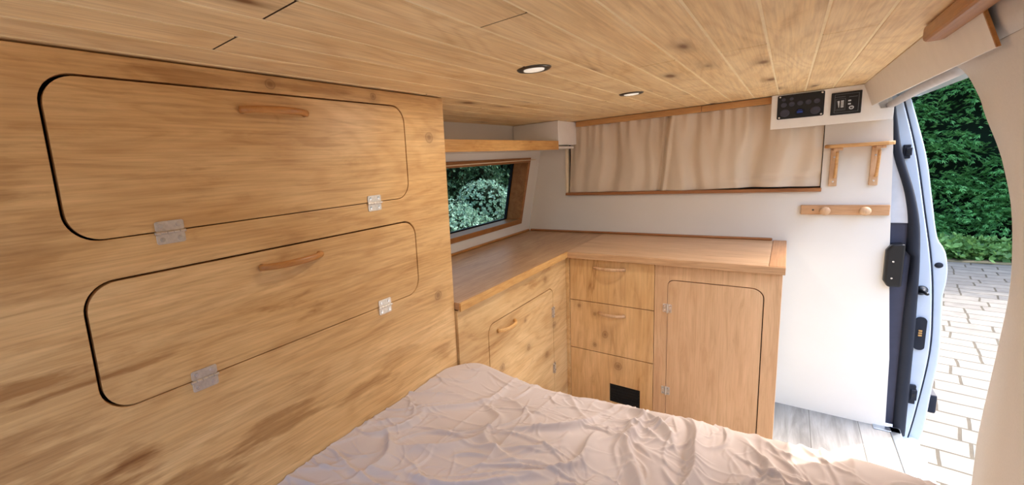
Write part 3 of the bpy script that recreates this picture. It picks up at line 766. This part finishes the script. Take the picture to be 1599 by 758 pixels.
# ================================================================== CURTAIN
def curtain():
    rng = np.random.RandomState(4)
    nx, nz = 320, 90
    u = np.linspace(0, 1, nx); v = np.linspace(0, 1, nz)   # v 0 bottom, 1 top
    Uu, Vv = np.meshgrid(u, v, indexing='ij')
    xL = -.898 + .012 * Vv; xR = .098
    X = xL + (xR - xL) * Uu
    top = .167 + .001 * np.sin(60 * Uu)
    bot = -.1755 + .012 * np.clip((Uu - .60) / .2, 0, 1) * np.clip(1.4 - 1.0 * Uu, .4, 1)
    Z = bot + (top - bot) * Vv
    Y = np.full_like(X, YB + .004)
    # gathered heading: tight ripples at the top fading down, broad folds below
    Y += .0045 * np.sin(2 * math.pi * (Uu * 24 + .6 * np.sin(7 * Uu))) * np.clip(Vv * 1.6 - .7, 0, 1)
    for f, a, p in ((5.3, .010, .4), (8.7, .007, 2.0), (14.1, .0035, 1.1)):
        Y += a * np.sin(2 * math.pi * f * (Uu + .012 * np.sin(5 * Vv + 9 * Uu)) + p) * (.45 + .55 * np.cos((Vv - .45) * 2.2))
    # the overlap fold where the two halves meet, leaning left towards the bottom
    xf = -.425 - .035 * (1 - Vv)
    Y -= .014 * np.exp(-((X - xf - .012) / .010) ** 2)
    Y += .012 * np.exp(-((X - xf + .008) / .007) ** 2)
    # soft diagonal drape on the right half
    Y -= .008 * np.exp(-((X + .28 + .10 * Vv) / .05) ** 2) * np.sin(math.pi * Vv)
    Y += .007 * np.exp(-((Z + .135 - .10 * (X + .2) ** 2) / .012) ** 2) * np.clip((X + .25) * 8, 0, 1)
    V = np.stack([X, Y - .006, Z], -1).reshape(-1, 3)
    I = np.arange(nx * nz).reshape(nx, nz)
    Q = np.stack([I[:-1, :-1], I[1:, :-1], I[1:, 1:], I[:-1, 1:]], -1).reshape(-1, 4)
    me = bpy.data.meshes.new('curtain'); me.from_pydata(V.tolist(), [], Q.tolist()); me.materials.append(M['curtain'])
    for p in me.polygons: p.use_smooth = True
    o = bpy.data.objects.new('curtain', me); C.objects.link(o)
    md = o.modifiers.new('s', 'SOLIDIFY'); md.thickness = .0012
    return tag(o, 'taupe gathered curtain covering the window in the white partition wall', 'curtain')
curtain()
bm = NB(); cyl(bm, (-.888, YB - .010, .168), (-.055, YB - .010, .1675), .0016, n=8)
tag(obj('curtain_rod', bm, M['print'], smooth=True), 'thin white curtain wire threaded above the taupe curtain', 'curtain rod')

# ================================================================== OVERHEAD SHELF AND CORNER BOX (left)
sh = thing('overhead_shelf', (-.95, 1.5, .053), 'light pine overhead shelf running above the side window', 'shelf')
bm = NB(); box(bm, -.868, -.854, .9745, 2.0590, .053, .0950); obj('front_lip', bm, M['pine_y'], sh, bevel=.0015)
bm = NB(); box(bm, -1.058, -.8685, .9745, YB - .002, .0585, .0700); obj('shelf_board', bm, M['valance'], sh, bevel=.001)
bm = NB(); box(bm, -1.098, -.8545, 2.0595, YB - .001, .0765, .1925)
tag(obj('corner_box', bm, M['box'], bevel=.003), 'small white boxed-in corner at the end of the overhead shelf', 'box')

# ================================================================== SPOTLIGHTS
for i, (x, y) in enumerate(((-.414, .877), (-.388, 1.512))):
    t = thing('ceiling_spotlight', (x, y, ZC), ['round recessed spotlight in the ceiling boards, the nearer and larger one', 'round recessed spotlight in the ceiling boards, the farther one near the curtain'][i], 'spotlight', 'recessed ceiling spotlights')
    bm = NB(); lathe(bm, (x, y, ZC + .001), (0, 0, -1), [(.0215, 0), (.0215, .0035), (.026, .0048), (.032, .0044), (.0350, .0018), (.0350, 0)], 40); obj('rim', bm, M['darkmetal'], t, smooth=True, label='dark metal rim')
    bm = NB(); lathe(bm, (x, y, ZC - .0005), (0, 0, -1), [(.021, 0), (.021, .0036), (.012, .0050), (.0005, .0056)], 32); obj('lens', bm, M['lens'], t, smooth=True, label='pale frosted lens')
    la = bpy.data.lights.new('added_fill', 'AREA'); la.shape = 'DISK'; la.size = .04; la.energy = 1.0; la.color = (1, .93, .82)  # area light added to lift the interior; the spotlights are off
    lo = bpy.data.objects.new('added_fill', la); C.objects.link(lo); lo.parent = t; lo.location = (0, 0, -.0075)

# ================================================================== SWITCH BOX
sb = thing('switch_box', (.1, 2.27, .06), 'white control box under the ceiling carrying a socket panel and a battery display', 'control box')
YS = 2.238
bm = NB(); plate(bm, [(-.0625, .063), (.268, .063), (.268, .104), (.236, .104), (.2, .1925), (-.0625, .1925)], [], 'y', YS, 2.2605)
box(bm, .106, .255, 2.2605, YB - .001, .066, .19)
obj('housing', bm, M['box'], sb, bevel=.0015)
def face(bm, outl, y0, y1): plate(bm, outl, [], 'y', y0, y1)
bm = NB(); face(bm, rrect(-.044, .090, .0985, .1885, .005, 4), YS - .004, YS); skp = obj('socket_panel', bm, M['black'], sb, bevel=.001, label='black socket and switch panel')
def disc(name, x, z, r, h, mat, parent, y=YS - .004, ring=None):
    bm = NB(); lathe(bm, (x, y, z), (0, -1, 0), [(r, 0), (r, h * .7), (r * .85, h), (r * .6, h * .8), (.0003, h * .75)], 22)
    return obj(name, bm, mat, parent, smooth=True)
for (x, z) in ((-.037, .1825), (.083, .1825), (-.037, .1045), (.083, .1045)): disc('panel_screw', x, z, .0032, .0018, M['chrome'], skp)
for (x, z) in ((-.026, .172), (-.003, .172)): disc('fuse_holder', x, z, .006, .002, M['darkgrey'], skp)
for k in range(5): disc('push_switch', -.025 + k * .0235, .152 + .0006 * k, .009, .005, M['darkgrey'], skp)
for x in (-.021, .066): disc('power_socket', x, .1205, .0145, .006, M['darkgrey'], skp)
up = disc('usb_socket', .023, .1195, .0135, .0035, M['matteblack'], skp)
bm = NB(); box(bm, .015, .031, YS - .0082, YS - .0075, .1165, .1235); box(bm, .017, .029, YS - .0082, YS - .0075, .1265, .1285); obj('usb_insert', bm, M['blue'], skp, label='blue usb insert')
bm = NB(); face(bm, rrect(.108, .187, .0945, .1740, .002, 3), YS - .005, YS); dp = obj('battery_display', bm, M['black'], sb, bevel=.001, label='black battery display panel')
def frame(bm, x0, x1, z0, z1, t, y0, y1): plate(bm, [(x0, z0), (x1, z0), (x1, z1), (x0, z1)], [[(x0 + t, z0 + t), (x1 - t, z0 + t), (x1 - t, z1 - t), (x0 + t, z1 - t)]], 'y', y0, y1)
yp0, yp1 = YS - .0056, YS - .0049
bm = NB(); frame(bm, .117, .180, .102, .167, .0010, yp0, yp1); frame(bm, .120, .146, .1095, .151, .0008, yp0, yp1); box(bm, .118, .145, yp0, yp1, .1570, .1582); box(bm, .154, .176, yp0, yp1, .1540, .1555); box(bm, .123, .143, yp0, yp1, .1135, .1145)
obj('display_outline', bm, M['greyprint'], dp)
bm = NB()
for k in range(4): box(bm, .134, .1415, yp0 - .0004, yp1, .1200 + k * .0066, .1248 + k * .0066)
face(bm, [(.1285, .1200), (.1300, .1200), (.1305, .1440), (.1245, .1440)], yp0 - .0004, yp1)
obj('battery_bars', bm, M['print'], dp)
for z in (.1415, .1300):
    bm = NB(); face(bm, rrect(.1525, .1600, z - .0025, z + .0025, .001, 3), yp0 - .0012, yp1); obj('indicator_key', bm, M['print'], dp)
bm = NB(); plate(bm, [(.1620 + .0065 * math.cos(a), .1165 + .0065 * math.sin(a)) for a in [2 * math.pi * i / 24 for i in range(24)]], [[(.1620 + .0036 * math.cos(a), .1165 + .0036 * math.sin(a)) for a in [2 * math.pi * i / 24 for i in range(24)]]], 'y', yp0 - .001, yp1)
box(bm, .1614, .1626, yp0 - .001, yp1, .1165, .1225); obj('power_key', bm, M['print'], dp)

# ================================================================== SMALL WALL SHELF
ws = thing('wall_shelf', (.18, 2.28, -.02), 'small beech wall shelf on two curved brackets beside the curtain', 'shelf')
bm = NB(); plate(bm, [(.102, 2.293), (.102, 2.225), (.112, 2.212), (.26, 2.206), (.276, 2.214), (.278, 2.225), (.278, 2.293)], [], 'z', -.0250, -.0120)
obj('shelf_board', bm, M['pine_x'], ws, bevel=.0035, seg=3)
for x in (.132, .240):
    bm = NB(); box(bm, x - .0115, x + .0115, YB - .009, YB - .0004, -.170, -.0255); br = obj('bracket', bm, M['beech'], ws, bevel=.0015)
    bm = NB(); box(bm, x - .0115 + .004, x + .0115 + .006, YB - .070, YB - .0095, -.0350, -.0255); obj('bracket_arm', bm, M['beech'], br, bevel=.0015)
    pts = [(x + .004, YB - .010 - .042 * math.sin(t) ** 1.4, -.136 + .096 * (1 - math.cos(t))) for t in [math.pi / 2 * i / 12 for i in range(13)]]
    bm = NB(); sweep(bm, pts, [(.0045, .0045)] * 13, n=10, up=(1, 0, 0)); obj('bracket_brace', bm, M['pine_x'], br, smooth=True)
    for z in (-.06, -.153):
        bm = NB(); lathe(bm, (x, YB - .009, z), (0, -1, 0), [(.0032, 0), (.003, .0006), (.0005, .0008)], 12); obj('screw', bm, M['chrome'], br)
# peg rail
pr = thing('peg_rail', (.166, 2.29, -.262), 'short beech coat rail with two round pegs on the white partition', 'coat rail')
bm = NB(); box(bm, .046, .288, YB - .014, YB - .0004, -.281, -.243); obj('rail', bm, M['pine_x'] if False else wood('beech_rail', (206, 164, 124), (190, 146, 104), (166, 120, 80), 'x', 'z', .45, blotch=.6, figure=.1, fibre=.5, bscale=5, seed=22), pr, bevel=.002)
for x in (.114, .222):
    bm = NB(); lathe(bm, (x, YB - .014, -.262), (0, -1, 0), [(.0075, 0), (.006, .006), (.006, .022), (.0145, .027), (.0165, .032), (.0155, .037), (.010, .0405), (.0005, .042)], 28); obj('peg', bm, M['beech'], pr, smooth=True)
bm = NB(); lathe(bm, (.082, YB - .014, -.262), (0, -1, 0), [(.0035, 0), (.003, .0006), (.0005, .0008)], 12); obj('screw', bm, M['darkmetal'], pr)

# ================================================================== OUTSIDE
def leaf_mesh(name, P, Dn, shape, size, mat, parent=None, seed=0, tiltj=.6):
    """P: points, Dn: outward directions; one small blade cluster per point"""
    rng = random.Random(seed); verts = []; faces = []
    for p, d in zip(P, Dn):
        d = (d + Vector((rng.gauss(0, tiltj), rng.gauss(0, tiltj), rng.gauss(0, tiltj)))).normalized()
        side = d.cross(Vector((rng.gauss(0, .3), rng.gauss(0, .3), 1))).normalized(); up = side.cross(d)
        s = size * rng.uniform(.6, 1.3)
        if shape == 'spray':
            # flat feathered conifer spray: spine with side fingers
            for (t, a, ln) in ((0, 0, 1.), (.15, .7, .62), (.15, -.7, .62), (.4, .55, .5), (.4, -.55, .5)):
                b = p + d * s * t; dd = (d * math.cos(a) + side * math.sin(a)); dd = dd - Vector((0, 0, .35 * ln)); wv = dd.cross(up).normalized() * s * .085
                e = b + dd * s * ln; m_ = b + dd * s * ln * .5 + up * s * .05; i = len(verts)
                verts += [b - wv * .5, b + wv * .5, m_ + wv, e, m_ - wv]; faces.append((i, i + 1, i + 2, i + 3, i + 4))
        else:
            k = 5
            for j in range(k):
                a = 2 * math.pi * j / k + rng.random(); dd = (d * .7 + side * math.cos(a) + up * math.sin(a)).normalized(); wv = dd.cross(d).normalized() * s * .28
                e = p + dd * s; m_ = p + dd * s * .55; i = len(verts)
                verts += [p, m_ - wv, e, m_ + wv]; faces.append((i, i + 1, i + 2, i + 3))
    me = bpy.data.meshes.new(name); me.from_pydata([tuple(v) for v in verts], [], faces); me.materials.append(mat)
    o = bpy.data.objects.new(name, me); C.objects.link(o)
    if parent: o.parent = parent; o.location = -wloc(parent)
    return o
def lump(bm, c, r, seed=0, sub=3):
    g = bmesh.ops.create_icosphere(bm, subdivisions=sub, radius=1.)
    for v in g['verts']:
        n = v.co.copy(); k = 1 + .18 * mnoise.noise(n * 2.3 + Vector((seed, 0, 0)))
        v.co = Vector((c[0] + n.x * r[0] * k, c[1] + n.y * r[1] * k, c[2] + n.z * r[2] * k))
def hedge():
    rng = random.Random(7)
    h = thing('hedge', (2.2, 9.6, ZG), 'tall dark green conifer hedge seen through the open side door', 'hedge')
    bm = NB()
    box(bm, -.4, 5.6, 9.87, 10.5, ZG, 3.2)
    bmesh.ops.subdivide_edges(bm, edges=bm.edges[:], cuts=18, use_grid_fill=True)
    for v in bm.verts: v.co.y += .25 * mnoise.noise(v.co * 1.6)
    obj('shade_core', bm, M['hedge_core'], h, smooth=True)  # solid dark core standing in for shade deep in the hedge
    P = []; D = []
    cl = [(rng.uniform(-.3, 5.4), 9.74 + rng.uniform(-.13, .13), rng.uniform(ZG + .18, 3.3), rng.uniform(.22, .42)) for _ in range(330)]
    for (cx, cy, cz, r) in cl:
        for _ in range(125):
            th = rng.uniform(-1.45, 1.45); ph = rng.uniform(-.5, 1.2)
            d = Vector((math.sin(th) * math.cos(ph), -math.cos(th) * math.cos(ph), math.sin(ph)))
            rr = r * rng.uniform(.55, 1.05)
            P.append(Vector((cx, cy, cz)) + Vector((d.x * rr * 1.1, d.y * rr * .8, d.z * rr * .62))); D.append((d + Vector((0, 0, -.25))).normalized())
    leaf_mesh('foliage', P, D, 'spray', .075, M['hedge'], h, 3, .35)
    tr = NB()
    for x in (.6, 1.5, 2.4, 3.4): sweep(tr, [(x, 10.1, ZG), (x + .03, 10.1, ZG + .5), (x, 10.1, 1.2)], [.07, .06, .03], n=10)
    obj('trunk', tr, plain('bark', (92, 72, 54), .9, .1), h, smooth=True)
hedge()
# soil strip at the foot of the hedge, with weeds
bm = NB()
box(bm, -4, 8, 8.35, 11.5, ZG - .05, ZG + .012); struct('ground', bm, M['soil'])
rng = random.Random(5); P = []; D = []
for c in range(150):
    cx, cy = rng.uniform(.6, 4.2), rng.uniform(8.5, 8.86); r = rng.uniform(.05, .10); hgt = rng.uniform(.06, .26)
    for _ in range(26):
        P.append(Vector((cx + rng.gauss(0, r), cy + rng.gauss(0, r), ZG + rng.uniform(.02, hgt)))); D.append(Vector((rng.gauss(0, .5), rng.gauss(0, .5) - .2, 1)))
wd = leaf_mesh('ground_cover', P, D, 'leaf', .07, M['weeds'], None, 9)
tag(wd, 'low green weeds spreading over the soil at the foot of the hedge', 'weeds', kind='stuff')

def shrub(name, label, blobs, pale, size, seed, n=420):
    rng = random.Random(seed); c0 = blobs[0][0]
    s = thing(name, (c0[0], c0[1], ZG), label, 'shrub')
    bm = NB(); P = []; D = []
    for i, (c, r) in enumerate(blobs):
        lump(bm, c, [q * .72 for q in r], i)
        for _ in range(int(n * (r[0] * r[2]) / .25)):
            z = rng.uniform(-.9, 1); a = rng.uniform(0, 2 * math.pi); q = math.sqrt(1 - z * z)
            d = Vector((q * math.cos(a), q * math.sin(a), z)); k = rng.uniform(.78, 1.03)
            P.append(Vector((c[0] + d.x * r[0] * k, c[1] + d.y * r[1] * k, c[2] + d.z * r[2] * k))); D.append(d)
    obj('shade_core', bm, M['hedge_core'], s, smooth=True)  # dark lumps as painted shade inside the shrub
    leaf_mesh('foliage', P, D, 'leaf', size, pale, s, seed, .5)
    bm = NB()
    for k in range(4): sweep(bm, [(c0[0] + .1 * k - .15, c0[1], ZG), (c0[0] + .16 * k - .25, c0[1] + .05, c0[2] - .1)], [.025, .015], n=8)
    obj('stem', bm, bpy.data.materials['bark'], s, smooth=True)
rg = random.Random(2)
shrub('flowering_shrub', 'pale grey-green shrub with clustered leaves outside the side window',
      [((-2.75, 3.5, -.75), (.5, .55, .42))] + [((-2.65 + rg.uniform(-.2, .1), 3.0 + .3 * i + rg.uniform(-.1, .1), -.62 + .2 * math.sin(i * 1.9)), (.30, .30, .27)) for i in range(9)], M['pale_leaf'], .028, 21, 2200)
shrub('dark_shrub', 'dark leafy shrub filling the view behind the pale one outside the side window',
      [((-4.5, 4.6, -.4), (.7, 1.2, 1.1))] + [((-4.1 + rg.uniform(-.1, .1), 3.6 + .6 * i, -.2 + .45 * math.sin(i * 2.3)), (.55, .55, .65)) for i in range(8)], M['dark_leaf'], .05, 22, 900)
